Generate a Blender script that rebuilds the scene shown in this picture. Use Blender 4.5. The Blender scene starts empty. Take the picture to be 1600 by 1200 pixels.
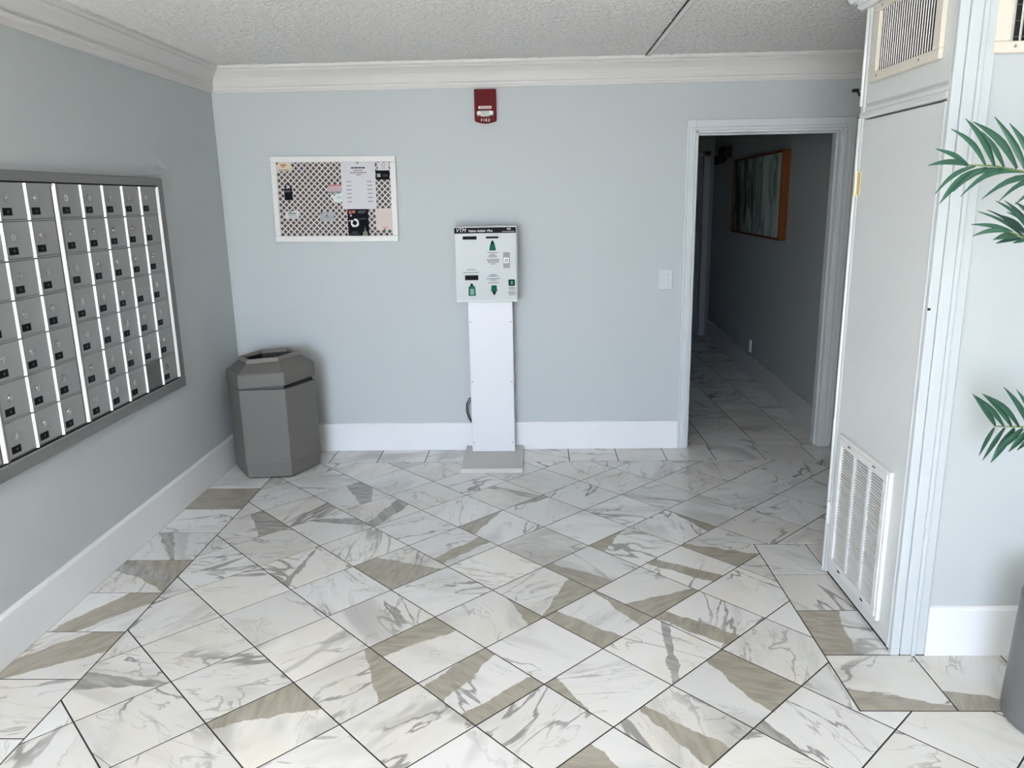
import bpy, bmesh, math, random
from mathutils import Vector, Matrix
random.seed(7)
SC = bpy.context.scene
COL = SC.collection

# ------------------------------------------------------------------ camera
cam_d = bpy.data.cameras.new('camera'); cam = bpy.data.objects.new('camera', cam_d); COL.objects.link(cam)
cam_d.sensor_fit = 'HORIZONTAL'; cam_d.sensor_width = 36.0
cam_d.lens = 36.0 * 1203.44 / 1600.0
cam_d.clip_start = 0.02; cam_d.clip_end = 200
_r = Vector((.99943589, .02828406, -.01810841)); _f = Vector((-.03172506, .97202368, -.23273051)); _u = Vector((.01101924, .23317371, .97237266))
cam.matrix_world = Matrix(((_r.x, _u.x, -_f.x, 0), (_r.y, _u.y, -_f.y, 0), (_r.z, _u.z, -_f.z, 1.6032), (0, 0, 0, 1)))
SC.camera = cam

# ------------------------------------------------------------------ sky, sun, exposure
SC.view_settings.view_transform = 'Standard'; SC.view_settings.look = 'None'
SC.view_settings.gamma = 1; SC.view_settings.use_curve_mapping = False
SC.view_settings.exposure = 2.07
W = bpy.data.worlds.new('sky'); SC.world = W; W.use_nodes = True
bg = W.node_tree.nodes['Background']
bg.inputs['Color'].default_value = (0.63, 0.765, 1.0, 1); bg.inputs['Strength'].default_value = 5.6
sun_d = bpy.data.lights.new('sun', 'SUN'); sun_d.energy = 11.0; sun_d.angle = math.radians(2); sun_d.color = (1, .84, .48)
sun = bpy.data.objects.new('sun', sun_d); COL.objects.link(sun)
sun.rotation_euler = Vector((-.02, .86, -1.0)).to_track_quat('-Z', 'Y').to_euler()

lamp_d = bpy.data.lights.new('fill_lamp', 'AREA'); lamp_d.shape = 'RECTANGLE'; lamp_d.size = 1.2; lamp_d.size_y = .5; lamp_d.energy = 6.2; lamp_d.color = (1, .97, .93)  # added fill light, out of view, to brighten the floor and ceiling
lamp = bpy.data.objects.new('fill_lamp', lamp_d); COL.objects.link(lamp); lamp.location = (-.8, .85, 2.38)

# ------------------------------------------------------------------ materials
def mat(name, col, rough=.5, metal=0, bump=None, spec=None, var=0, emit=None):
    m = bpy.data.materials.new(name); m.use_nodes = True
    nt = m.node_tree; b = nt.nodes['Principled BSDF']
    b.inputs['Base Color'].default_value = (*col, 1); b.inputs['Roughness'].default_value = rough; b.inputs['Metallic'].default_value = metal
    if spec is not None: b.inputs['Specular IOR Level'].default_value = spec
    if var or bump:
        tc = nt.nodes.new('ShaderNodeTexCoord')
    if var:
        n = nt.nodes.new('ShaderNodeTexNoise'); n.inputs['Scale'].default_value = 2.5; n.inputs['Detail'].default_value = 6
        nt.links.new(tc.outputs['Object'], n.inputs['Vector'])
        mx = nt.nodes.new('ShaderNodeMix'); mx.data_type = 'RGBA'
        mx.inputs[6].default_value = (*[c * (1 - var) for c in col], 1); mx.inputs[7].default_value = (*[min(1, c * (1 + var)) for c in col], 1)
        nt.links.new(n.outputs['Fac'], mx.inputs[0]); nt.links.new(mx.outputs[2], b.inputs['Base Color'])
    if bump:
        sc, st, ds = bump
        n = nt.nodes.new('ShaderNodeTexNoise'); n.inputs['Scale'].default_value = sc; n.inputs['Detail'].default_value = 3
        nt.links.new(tc.outputs['Object'], n.inputs['Vector'])
        bp = nt.nodes.new('ShaderNodeBump'); bp.inputs['Strength'].default_value = st; bp.inputs['Distance'].default_value = ds
        nt.links.new(n.outputs['Fac'], bp.inputs['Height']); nt.links.new(bp.outputs['Normal'], b.inputs['Normal'])
    return m

M = {}
M['wall'] = mat('wall_paint', (.550, .580, .580), .55, bump=(90, .12, .002), var=.012)
M['white'] = mat('white_gloss_paint', (.86, .86, .86), .32, bump=(30, .05, .002))
M['corner'] = mat('corner_board_paint', (.60, .635, .645), .4, bump=(25, .06, .002))
M['crown'] = mat('crown_paint', (.72, .70, .675), .45)
M['unitback'] = mat('mailbox_shadow_gap', (.09, .09, .088), .6)
M['switch'] = mat('switch_plastic', (.66, .69, .69), .35)
M['closet'] = mat('closet_paint', (.70, .715, .70), .4, bump=(25, .05, .002))
M['casing'] = mat('casing_paint', (.665, .69, .695), .35, bump=(25, .06, .002))
M['grille'] = mat('grille_paint', (.78, .77, .76), .4)
M['cream'] = mat('cream_paint', (.76, .70, .60), .45, var=.05)
M['dark'] = mat('dark_void', (.012, .011, .010), .9)
M['fin'] = mat('fin_paint', (.72, .70, .65), .45)
M['black'] = mat('black_plastic', (.008, .008, .009), .6, spec=.12)
M['blackprint'] = mat('black_print', (.02, .02, .022), .85, spec=.08)
M['greyprint'] = mat('grey_print', (.16, .16, .17), .85, spec=.08)
M['alu'] = mat('painted_aluminium', (.36, .365, .355), .42, metal=.3, var=.04)
M['aluframe'] = mat('aluminium_frame', (.235, .235, .228), .45, metal=.35, var=.04)
M['aludark'] = mat('darker_door', (.16, .16, .16), .5, metal=.3)
M['bright'] = mat('bright_aluminium', (.93, .92, .90), .38, metal=.55)
M['steel'] = mat('lock_steel', (.55, .54, .52), .25, metal=1)
M['bin'] = mat('bin_plastic', (.150, .143, .126), .55, bump=(260, .15, .001), var=.05)
M['rimtrim'] = mat('bin_rim_plastic', (.21, .19, .17), .5, bump=(260, .15, .001))
M['bin_shade'] = mat('bin_shade_black', (.01, .01, .01), .4)  # near-black colour stands in for the shade inside the bin
M['kiosk'] = mat('kiosk_enamel', (.50, .52, .51), .35)
M['kiosktrim'] = mat('kiosk_edge', (.80, .80, .76), .35)
M['ped'] = mat('pedestal_enamel', (.80, .80, .82), .38, var=.015)
M['green'] = mat('green_print', (.020, .13, .085), .85, spec=.08)
M['greenlt'] = mat('pale_green_print', (.16, .33, .26), .5)
M['darkgreen'] = mat('dark_green_print', (.004, .035, .024), .85, spec=.08)
M['whiteprint'] = mat('white_print', (.82, .82, .82), .5)
M['red'] = mat('red_plastic', (.15, .002, .005), .6, spec=.25)
M['lens'] = mat('strobe_lens', (.30, .31, .27), .12, metal=.6)
M['pink'] = mat('pale_label', (.75, .62, .60), .5)
M['lattice'] = mat('lattice_paint', (.72, .68, .64), .5)
M['backing'] = mat('cork_backing', (.105, .080, .074), .85, bump=(300, .3, .001), var=.2)
M['frame'] = mat('board_frame', (.80, .78, .74), .4)
M['paper'] = mat('paper', (.70, .685, .70), .7)
M['cardcream'] = mat('cream_card', (.72, .62, .47), .7)
M['cardgrey'] = mat('grey_card', (.42, .43, .46), .6)
M['cardpink'] = mat('pink_card', (.60, .42, .44), .6)
M['cardpale'] = mat('pale_pink_flyer', (.74, .63, .58), .7, var=.06)
M['cardmint'] = mat('mint_card', (.72, .76, .73), .6)
M['rose'] = mat('rose_print', (.52, .13, .09), .6)
M['pinkprint'] = mat('pink_print', (.75, .32, .42), .6)
M['navy'] = mat('navy_print', (.06, .08, .2), .6)
M['charcoal'] = mat('charcoal_card', (.012, .012, .016), .85, spec=.08)
M['olive'] = mat('olive_print', (.22, .22, .15), .6)
M['brass'] = mat('brass', (.70, .58, .36), .4, metal=.6)
M['leaf'] = mat('palm_leaf', (.034, .110, .070), .45, var=.45)
M['leaf2'] = mat('palm_leaf_dark', (.018, .060, .042), .45, var=.35)
M['stem'] = mat('palm_stem', (.14, .22, .06), .5, var=.2)
M['trunk'] = mat('palm_trunk', (.11, .075, .045), .8, bump=(60, .6, .006), var=.3)
M['soil'] = mat('soil', (.03, .022, .015), .95, bump=(80, .8, .01))
M['pot'] = mat('grey_planter', (.17, .17, .175), .45, bump=(120, .1, .001), var=.08)
M['wood'] = mat('orange_wood', (.13, .042, .010), .7, spec=.1, var=.25)
M['grout'] = mat('grout', (.028, .025, .022), .9)
M['ceiling'] = mat('popcorn_ceiling', (.92, .90, .88), .9)
M['batten'] = mat('batten_paint', (.86, .84, .82), .6)
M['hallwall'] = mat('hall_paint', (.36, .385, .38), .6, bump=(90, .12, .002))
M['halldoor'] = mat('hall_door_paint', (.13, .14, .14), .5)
M['concrete'] = mat('outside_concrete', (.62, .59, .54), .9, var=.1)

def popcorn(m):
    nt = m.node_tree; b = nt.nodes['Principled BSDF']
    tc = nt.nodes.new('ShaderNodeTexCoord'); v = nt.nodes.new('ShaderNodeTexVoronoi'); v.inputs['Scale'].default_value = 62
    n = nt.nodes.new('ShaderNodeTexNoise'); n.inputs['Scale'].default_value = 130; n.inputs['Detail'].default_value = 4
    nt.links.new(tc.outputs['Object'], v.inputs['Vector']); nt.links.new(tc.outputs['Object'], n.inputs['Vector'])
    a = nt.nodes.new('ShaderNodeMath'); a.operation = 'SUBTRACT'
    nt.links.new(n.outputs['Fac'], a.inputs[0]); nt.links.new(v.outputs['Distance'], a.inputs[1])
    bp = nt.nodes.new('ShaderNodeBump'); bp.inputs['Strength'].default_value = .6; bp.inputs['Distance'].default_value = .006
    nt.links.new(a.outputs[0], bp.inputs['Height']); nt.links.new(bp.outputs['Normal'], b.inputs['Normal'])
popcorn(M['ceiling'])

def marble():
    """Calacatta: white to cream ground, grey veins of every tile's own, taupe seams whose edge lines each tile carries as properties."""
    m = bpy.data.materials.new('marble_tile'); m.use_nodes = True
    nt = m.node_tree; b = nt.nodes['Principled BSDF']; N = nt.nodes.new; L = nt.links.new
    b.inputs['Roughness'].default_value = .11; b.inputs['Specular IOR Level'].default_value = .5
    def mth(op, a, c=None, clamp=False):
        n = N('ShaderNodeMath'); n.operation = op; n.use_clamp = clamp
        for i, x in enumerate((a, c)):
            if x is None: continue
            if isinstance(x, (int, float)): n.inputs[i].default_value = x
            else: L(x, n.inputs[i])
        return n.outputs[0]
    def ramp(x, lo, hi):
        n = N('ShaderNodeMapRange'); n.interpolation_type = 'SMOOTHSTEP'
        n.inputs[1].default_value = lo; n.inputs[2].default_value = hi; L(x, n.inputs[0]); return n.outputs[0]
    def mix(f, a, c):
        n = N('ShaderNodeMix'); n.data_type = 'RGBA'
        L(f, n.inputs[0])
        for i, x in ((6, a), (7, c)):
            if isinstance(x, tuple): n.inputs[i].default_value = (*x, 1)
            else: L(x, n.inputs[i])
        return n.outputs[2]
    tc = N('ShaderNodeTexCoord'); oi = N('ShaderNodeObjectInfo')
    wn = N('ShaderNodeTexWhiteNoise'); wn.noise_dimensions = '1D'; L(oi.outputs['Random'], wn.inputs['W'])
    sx = N('ShaderNodeSeparateColor'); L(wn.outputs['Color'], sx.inputs[0])
    r1, r2, r3 = sx.outputs[0], sx.outputs[1], sx.outputs[2]
    rot = N('ShaderNodeVectorRotate'); rot.rotation_type = 'Z_AXIS'; L(tc.outputs['Object'], rot.inputs['Vector']); L(mth('MULTIPLY', r1, 6.283), rot.inputs['Angle'])
    off = N('ShaderNodeVectorMath'); off.operation = 'MULTIPLY_ADD'; L(wn.outputs['Color'], off.inputs[0]); off.inputs[1].default_value = (60, 60, 60); L(rot.outputs[0], off.inputs[2])
    mp = N('ShaderNodeMapping'); mp.inputs['Scale'].default_value = (1, .34, 1); L(off.outputs[0], mp.inputs['Vector'])
    def noise(vec, scale, detail=5, dist=0, rough=.55):
        n = N('ShaderNodeTexNoise'); n.inputs['Scale'].default_value = scale; n.inputs['Detail'].default_value = detail
        n.inputs['Distortion'].default_value = dist; n.inputs['Roughness'].default_value = rough; L(vec, n.inputs['Vector']); return n.outputs['Fac']
    P = mp.outputs[0]; Q = off.outputs[0]
    cloud = noise(Q, 5, 5)
    base = mix(mth('MULTIPLY', ramp(r2, .25, .9), ramp(cloud, .25, .75)), (.87, .865, .855), (.83, .785, .705))
    base = mix(mth('MULTIPLY', ramp(noise(P, 4, 6, .6), .5, .78), .75), base, (.50, .495, .48))
    def vein(scale, width, seed, dist, gate_lo):
        ov = N('ShaderNodeVectorMath'); ov.operation = 'ADD'; L(P, ov.inputs[0]); ov.inputs[1].default_value = (seed, seed * .7, 0)
        f = noise(ov.outputs[0], scale, 6, dist, .5)
        d = mth('ABSOLUTE', mth('SUBTRACT', f, .5))
        ln = mth('SUBTRACT', 1.0, ramp(d, width * .25, width))
        g = ramp(noise(ov.outputs[0], scale * .8, 2), gate_lo, gate_lo + .14)
        return mth('MULTIPLY', ln, g)
    v1 = vein(3.4, .016, 11, .7, .44)
    v2 = vein(6.0, .015, 37, .9, .47)
    v3 = vein(2.0, .06, 71, .6, .57)
    v4 = vein(9.5, .016, 93, 1.2, .48)
    base = mix(mth('MULTIPLY', v3, .62), base, (.43, .42, .395))
    base = mix(mth('MULTIPLY', v4, .38), base, (.42, .41, .39))
    base = mix(mth('MULTIPLY', v2, .62), base, (.37, .36, .345))
    base = mix(mth('MULTIPLY', v1, .80), base, (.26, .25, .24))
    tone_n = N('ShaderNodeMapRange'); L(r3, tone_n.inputs[0]); tone_n.inputs[3].default_value = .86; tone_n.inputs[4].default_value = 1.0
    tint = N('ShaderNodeVectorMath'); tint.operation = 'SCALE'; L(base, tint.inputs[0]); L(tone_n.outputs[0], tint.inputs['Scale']); base = tint.outputs[0]
    # the taupe seams
    edge = noise(off.outputs[0], 11, 4, .2)
    wob = mth('MULTIPLY', mth('SUBTRACT', edge, .5), .055)
    loc = N('ShaderNodeSeparateXYZ'); L(tc.outputs['Object'], loc.inputs[0])
    one = N('ShaderNodeCombineXYZ'); L(loc.outputs[0], one.inputs[0]); L(loc.outputs[1], one.inputs[1]); one.inputs[2].default_value = 1
    def side(attr):
        a = N('ShaderNodeAttribute'); a.attribute_type = 'OBJECT'; a.attribute_name = attr
        d = N('ShaderNodeVectorMath'); d.operation = 'DOT_PRODUCT'; L(one.outputs[0], d.inputs[0]); L(a.outputs['Vector'], d.inputs[1])
        s = mth('ADD', d.outputs['Value'], wob)
        return ramp(s, -.0008, .0022), s
    st = N('ShaderNodeTexNoise'); st.inputs['Scale'].default_value = 30; st.inputs['Detail'].default_value = 7; st.inputs['Distortion'].default_value = .4
    mp2 = N('ShaderNodeMapping'); mp2.inputs['Scale'].default_value = (1.6, .35, 1); L(off.outputs[0], mp2.inputs['Vector']); L(mp2.outputs[0], st.inputs['Vector'])
    for a1, a2, kk in (('seam_a', 'seam_b', 'tone_a'), ('seam_c', 'seam_d', 'tone_b')):
        (i1, s1), (i2, s2) = side(a1), side(a2)
        ins = mth('MULTIPLY', i1, i2)
        k = N('ShaderNodeAttribute'); k.attribute_type = 'OBJECT'; k.attribute_name = kk
        taupe = mix(ramp(st.outputs['Fac'], .3, .75), (.43, .39, .32), (.31, .28, .225))
        grey = mix(ramp(st.outputs['Fac'], .3, .72), (.46, .45, .425), (.27, .265, .25))
        tone = mix(k.outputs['Fac'], taupe, grey)
        base = mix(mth('MULTIPLY', ins, .93), base, tone)
    L(base, b.inputs['Base Color'])
    n = noise(Q, 9, 3); L(mth('ADD', .085, mth('MULTIPLY', n, .07)), b.inputs['Roughness'])
    return m
M['marble'] = marble()

def canvas():
    m = bpy.data.materials.new('painted_canvas'); m.use_nodes = True
    nt = m.node_tree; b = nt.nodes['Principled BSDF']; b.inputs['Roughness'].default_value = .6
    tc = nt.nodes.new('ShaderNodeTexCoord'); mp = nt.nodes.new('ShaderNodeMapping'); mp.inputs['Scale'].default_value = (6, 9, .9)
    n = nt.nodes.new('ShaderNodeTexNoise'); n.inputs['Scale'].default_value = 1; n.inputs['Detail'].default_value = 7; n.inputs['Distortion'].default_value = .4
    nt.links.new(tc.outputs['Generated'], mp.inputs['Vector']); nt.links.new(mp.outputs[0], n.inputs['Vector'])
    sp = nt.nodes.new('ShaderNodeSeparateXYZ'); nt.links.new(tc.outputs['Generated'], sp.inputs[0])
    ad = nt.nodes.new('ShaderNodeMath'); ad.operation = 'MULTIPLY_ADD'; nt.links.new(sp.outputs[1], ad.inputs[0]); ad.inputs[1].default_value = .55; nt.links.new(n.outputs['Fac'], ad.inputs[2])
    r = nt.nodes.new('ShaderNodeValToRGB'); nt.links.new(ad.outputs[0], r.inputs[0])
    e = r.color_ramp.elements; e[0].position = .35; e[0].color = (.62, .68, .64, 1); e[1].position = 1.0; e[1].color = (.010, .013, .011, 1)
    for p, c in ((.62, (.42, .48, .45, 1)), (.70, (.10, .16, .13, 1)), (.76, (.50, .55, .50, 1)), (.84, (.05, .10, .075, 1)), (.90, (.24, .27, .20, 1))):
        x = e.new(p); x.color = c
    nt.links.new(r.outputs[0], b.inputs['Base Color'])
    return m
M['canvas'] = canvas()

# ------------------------------------------------------------------ mesh helpers
class MB:
    def __init__(s): s.v = []; s.f = []
    def add(s, vs, fs):
        o = len(s.v); s.v += [tuple(v) for v in vs]; s.f += [tuple(i + o for i in f) for f in fs]; return s
    def box(s, x0, x1, y0, y1, z0, z1):
        return s.add([(x0, y0, z0), (x1, y0, z0), (x1, y1, z0), (x0, y1, z0), (x0, y0, z1), (x1, y0, z1), (x1, y1, z1), (x0, y1, z1)],
                     [(0, 3, 2, 1), (4, 5, 6, 7), (0, 1, 5, 4), (1, 2, 6, 5), (2, 3, 7, 6), (3, 0, 4, 7)])
    def loft(s, rings, cap0=True, cap1=True, closed=True):
        n = len(rings[0]); vs = [p for r in rings for p in r]; fs = []
        for k in range(len(rings) - 1):
            for i in range(n if closed else n - 1):
                j = (i + 1) % n
                fs.append((k * n + i, k * n + j, (k + 1) * n + j, (k + 1) * n + i))
        if cap0: fs.append(tuple(range(n))[::-1])
        if cap1: fs.append(tuple((len(rings) - 1) * n + i for i in range(n)))
        return s.add(vs, fs)
    def prism(s, pts, a, b, axis='y'):
        if axis == 'y': R = [[(x, t, z) for x, z in pts] for t in (a, b)]
        elif axis == 'z': R = [[(x, y, t) for x, y in pts] for t in (a, b)]
        else: R = [[(t, y, z) for y, z in pts] for t in (a, b)]
        return s.loft(R)
    def disc(s, c, r, depth, axis='y', n=16):
        pts = [(c[0] + r * math.cos(2 * math.pi * i / n), c[1] + r * math.sin(2 * math.pi * i / n)) for i in range(n)]
        return s.prism(pts, depth[0], depth[1], axis)
    def tube(s, path, r, n=8, taper=None):
        rings = []
        for i, p in enumerate(path):
            p = Vector(p); a = Vector(path[max(0, i - 1)]); b = Vector(path[min(len(path) - 1, i + 1)])
            t = (b - a).normalized(); u = t.orthogonal().normalized() if i == 0 else (u - t * u.dot(t)).normalized()
            w = t.cross(u); rr = r if taper is None else r * (1 + (taper - 1) * i / (len(path) - 1))
            rings.append([p + (u * math.cos(2 * math.pi * k / n) + w * math.sin(2 * math.pi * k / n)) * rr for k in range(n)])
        return s.loft(rings)
    def mesh(s, name, m, bevel=0, smooth=False, segs=1):
        me = bpy.data.meshes.new(name); me.from_pydata(s.v, [], s.f)
        bm = bmesh.new(); bm.from_mesh(me)
        bmesh.ops.recalc_face_normals(bm, faces=bm.faces)
        if bevel:
            ed = [e for e in bm.edges if len(e.link_faces) == 2 and e.calc_face_angle(0) > .5]
            bmesh.ops.bevel(bm, geom=ed, offset=bevel, segments=segs, affect='EDGES', profile=.5, clamp_overlap=True)
        if smooth:
            for f in bm.faces: f.smooth = True
        bm.to_mesh(me); bm.free(); me.materials.append(m); return me
    def build(s, name, m, parent=None, **k):
        o = bpy.data.objects.new(name, s.mesh(name, m, **k)); COL.objects.link(o)
        if parent: o.parent = parent
        return o
def box(name, m, x0, x1, y0, y1, z0, z1, parent=None, **k): return MB().box(x0, x1, y0, y1, z0, z1).build(name, m, parent, **k)
def struct(o): o['kind'] = 'structure'; return o
def tag(o, label, cat, group=None):
    o['label'] = label; o['category'] = cat
    if group: o['group'] = group
    return o
def empty(name, loc=(0, 0, 0), rot=(0, 0, 0)):
    o = bpy.data.objects.new(name, None); COL.objects.link(o); o.location = loc; o.rotation_euler = rot; o.empty_display_size = .05; return o
def link(name, me, parent, loc=(0, 0, 0), rot=(0, 0, 0)):
    o = bpy.data.objects.new(name, me); COL.objects.link(o); o.parent = parent; o.location = loc; o.rotation_euler = rot; return o
def sweep(name, m, prof, path, parent=None):
    """prof: (out, z) points of a moulding; path: XY points, 'out' being to the left of the walking direction; mitred corners."""
    n = len(path); rings = []
    for i in range(n):
        d0 = (Vector(path[i]) - Vector(path[i - 1])).normalized() if i else None
        d1 = (Vector(path[i + 1]) - Vector(path[i])).normalized() if i < n - 1 else None
        d0 = d0 or d1; d1 = d1 or d0
        n0 = Vector((-d0.y, d0.x)); n1 = Vector((-d1.y, d1.x)); bis = (n0 + n1).normalized(); k = 1 / max(.2, bis.dot(n0))
        rings.append([(path[i][0] + bis.x * o * k, path[i][1] + bis.y * o * k, z) for o, z in prof])
    return MB().loft(rings).build(name, m, parent)
def text(name, s, size, loc, m, parent, rot=(math.pi / 2, 0, 0), align='LEFT', shear=0, bold=0, space=1, depth=.0003, xs=1):
    c = bpy.data.curves.new(name, 'FONT'); c.body = s; c.size = size; c.align_x = align; c.align_y = 'CENTER'; c.shear = shear; c.offset = bold; c.space_character = space; c.extrude = depth
    t = bpy.data.objects.new(name, c); COL.objects.link(t)
    dg = bpy.context.evaluated_depsgraph_get()
    me = bpy.data.meshes.new_from_object(t.evaluated_get(dg)); me.name = name
    bpy.data.objects.remove(t); bpy.data.curves.remove(c)
    me.materials.clear(); me.materials.append(m)
    o = bpy.data.objects.new(name, me); COL.objects.link(o); o.parent = parent; o.location = loc; o.rotation_euler = rot; o.scale = (xs, 1, 1)
    return o
def small_print(mb, x0, x1, z, h, y, rnd, gap=.35):
    """a line too small to read: a row of short dark word-length marks"""
    x = x0
    while x < x1 - .001:
        w = min(rnd.uniform(1.6, 4.2) * h, x1 - x); mb.box(x, x + w, y - .0003, y, z - h / 2, z + h / 2); x += w + gap * h

# ================================================================== the setting
XL, YB, ZC = -1.935, 4.86, 2.405            # left wall, back wall, ceiling
XR, YF = 3.2, -3.6                           # far right wall, unseen front wall with an invented entrance
ground = struct(box('ground_outside', M['concrete'], -25, 25, -30, 9.4, -.13, -.11))
floor = struct(box('floor', M['grout'], XL - .1, XR + .1, YF - .12, 9.3, -.1, -.0012))

# --- floor tiles
def clip(subject, convex):
    out = list(subject)
    for i in range(len(convex)):
        a, b = convex[i], convex[(i + 1) % len(convex)]
        def s(p): return (b[0] - a[0]) * (p[1] - a[1]) - (b[1] - a[1]) * (p[0] - a[0])
        src, out = out, []
        for k in range(len(src)):
            p, q = src[k - 1], src[k]; sp, sq = s(p), s(q)
            if (sp >= 0) != (sq >= 0):
                t = sp / (sp - sq); out.append((p[0] + (q[0] - p[0]) * t, p[1] + (q[1] - p[1]) * t))
            if sq >= 0: out.append(q)
        if not out: return []
    return out
def tidy(poly):
    out = []
    for p in poly:
        if not out or math.dist(p, out[-1]) > 1e-4: out.append(p)
    if len(out) > 1 and math.dist(out[0], out[-1]) < 1e-4: out.pop()
    ch = True
    while ch and len(out) > 2:
        ch = False
        for i in range(len(out)):
            a, b, c = out[i - 1], out[i], out[(i + 1) % len(out)]
            if abs((b[0] - a[0]) * (c[1] - a[1]) - (b[1] - a[1]) * (c[0] - a[0])) < 1e-6: out.pop(i); ch = True; break
    return out
def area(p): return .5 * sum(p[i - 1][0] * p[i][1] - p[i][0] * p[i - 1][1] for i in range(len(p)))
def shrink(p, d):
    n = len(p); out = []
    for i in range(n):
        a, b, c = Vector(p[i - 1]), Vector(p[i]), Vector(p[(i + 1) % n])
        u = (b - a).normalized(); v = (c - b).normalized(); n0 = Vector((-u.y, u.x)); n1 = Vector((-v.y, v.x))
        k = d / max(.25, 1 + n0.dot(n1)); out.append(tuple(b + (n0 + n1) * k))
    return out
def inside(p, poly):
    c = False
    for i in range(len(poly)):
        (x0, y0), (x1, y1) = poly[i - 1], poly[i]
        if (y0 > p[1]) != (y1 > p[1]) and p[0] < (x1 - x0) * (p[1] - y0) / (y1 - y0) + x0: c = not c
    return c
PATCH = [(-1.688, 2.843, 0, -0.731, 0.683, -3.125, 0.876, -0.482, 2.947), (-1.737, 2.475, 0, 0.698, -0.716, 3.094, -0.529, 0.849, -2.979),
 (-1.63, 3.049, 0, 0.624, 0.782, -1.306), (-1.757, 4.0, 0),
 (-1.772, 3.361, 1, 0.83, 0.558, -0.391, -0.916, -0.401, -0.252), (-1.746, 3.14, 1, -0.575, -0.818, 1.586, 0.328, 0.945, -2.337),
 (-1.509, 2.312, 1, -0.19, -0.982, 2.03, -0.123, 0.992, -2.446), (-0.868, 2.234, 0, -0.311, 0.95, -2.298),
 (-0.499, 2.613, 0, -0.563, 0.827, -2.366), (-0.514, 2.36, 0, 0.938, 0.346, -0.265),
 (-0.289, 2.342, 0, 0.808, -0.589, 1.669, -0.879, 0.478, -1.331), (-0.144, 2.203, 0, 0.665, -0.747, 1.777),
 (-0.301, 2.203, 0, 0.816, 0.578, -1.016), (-0.634, 3.155, 0, -0.356, -0.934, 2.785),
 (0.154, 2.901, 0, 0.938, -0.347, 0.942), (-0.037, 2.756, 0, 0.913, 0.408, -1.057),
 (0.141, 2.657, 0, -0.606, -0.796, 2.264), (0.375, 2.773, 0, 0.871, 0.491, -1.651),
 (0.471, 2.822, 0, 0.382, -0.924, 2.496), (0.604, 2.69, 0, -0.559, -0.829, 2.59, 0.649, 0.761, -2.379),
 (0.483, 2.456, 1, 0.999, -0.048, -0.336, -0.999, 0.04, 0.39), (0.711, 2.399, 0, 0.896, 0.444, -1.612),
 (0.451, 2.052, 0, -0.652, -0.758, 1.887, 0.84, 0.542, -1.446), (0.083, 2.267, 0, -0.852, -0.523, 1.271),
 (0.128, 1.96, 0, -0.738, -0.675, 1.47), (1.067, 2.655, 0, -0.989, 0.147, 0.754),
 (1.096, 2.208, 0, -0.281, -0.96, 2.483), (1.375, 2.208, 0, -0.277, -0.961, 2.56),
 (0.73, 2.046, 1, -0.866, -0.5, 1.666), (0.863, 3.298, 0, -0.306, -0.952, 3.447),
 (0.793, 3.66, 0, 0.847, 0.532, -2.596), (0.663, 3.117, 0, -0.523, -0.852, 3.042, 0.554, 0.833, -2.931),
 (-0.018, 3.971, 0, -0.528, 0.849, -3.351), (0.297, 3.406, 0, -0.917, 0.399, -1.039),
 (0.141, 3.115, 0, -0.548, -0.837, 2.722), (-0.231, 3.743, 0, -0.922, 0.388, -1.654),
 (-0.996, 4.059, 1, 0.898, 0.439, -0.843, -0.986, -0.169, -0.232), (-0.781, 3.814, 1, 0.942, -0.336, 2.069, -0.915, 0.404, -2.214),
 (-1.022, 3.692, 1, 0.144, -0.99, 3.836, 0.183, 0.983, -3.408), (-0.354, 3.347, 0, 0.753, -0.658, 2.509, -0.738, 0.675, -2.489),
 (-1.067, 3.158, 1, 0.986, -0.165, 1.602, -0.998, 0.062, -1.26), (-1.405, 3.666, 1, 0.901, 0.434, -0.267)]

trnd = random.Random(3)
def tile(poly):
    poly = tidy(poly)
    if len(poly) < 3: return
    if area(poly) < 0: poly = poly[::-1]
    if area(poly) < 5e-4: return
    pts = shrink(poly, .0025)
    if area(pts) < 2e-4: return
    cx = sum(p[0] for p in pts) / len(pts); cy = sum(p[1] for p in pts) / len(pts)
    L = [(x - cx, y - cy) for x, y in pts]; n = len(L); I = shrink(L, .0012)
    lift = trnd.uniform(-.0002, .0002)
    mb = MB(); mb.add([(x, y, -.006) for x, y in L] + [(x, y, -.0008 + lift) for x, y in L] + [(x, y, lift) for x, y in I],
       [(i, (i + 1) % n, n + (i + 1) % n, n + i) for i in range(n)] + [(n + i, n + (i + 1) % n, 2 * n + (i + 1) % n, 2 * n + i) for i in range(n)] + [tuple(range(2 * n, 3 * n))])
    o = mb.build('tile', M['marble'], floor); o.location = (cx, cy, 0)
    seams = []
    for q in PATCH:
        if inside(q[:2], poly):
            ls = [q[3 + 3 * j:6 + 3 * j] for j in range((len(q) - 3) // 3)]
            ls = [(a, b, c + a * cx + b * cy) for a, b, c in ls] + [(0, 0, 1.)] * 2
            seams.append((ls[0], ls[1], float(q[2])))
    seams = (seams + [((0, 0, -1.), (0, 0, 1.), 0.)] * 2)[:2]
    o['seam_a'], o['seam_b'], o['tone_a'] = [float(x) for x in seams[0][0]], [float(x) for x in seams[0][1]], seams[0][2]
    o['seam_c'], o['seam_d'], o['tone_b'] = [float(x) for x in seams[1][0]], [float(x) for x in seams[1][1]], seams[1][2]

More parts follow.
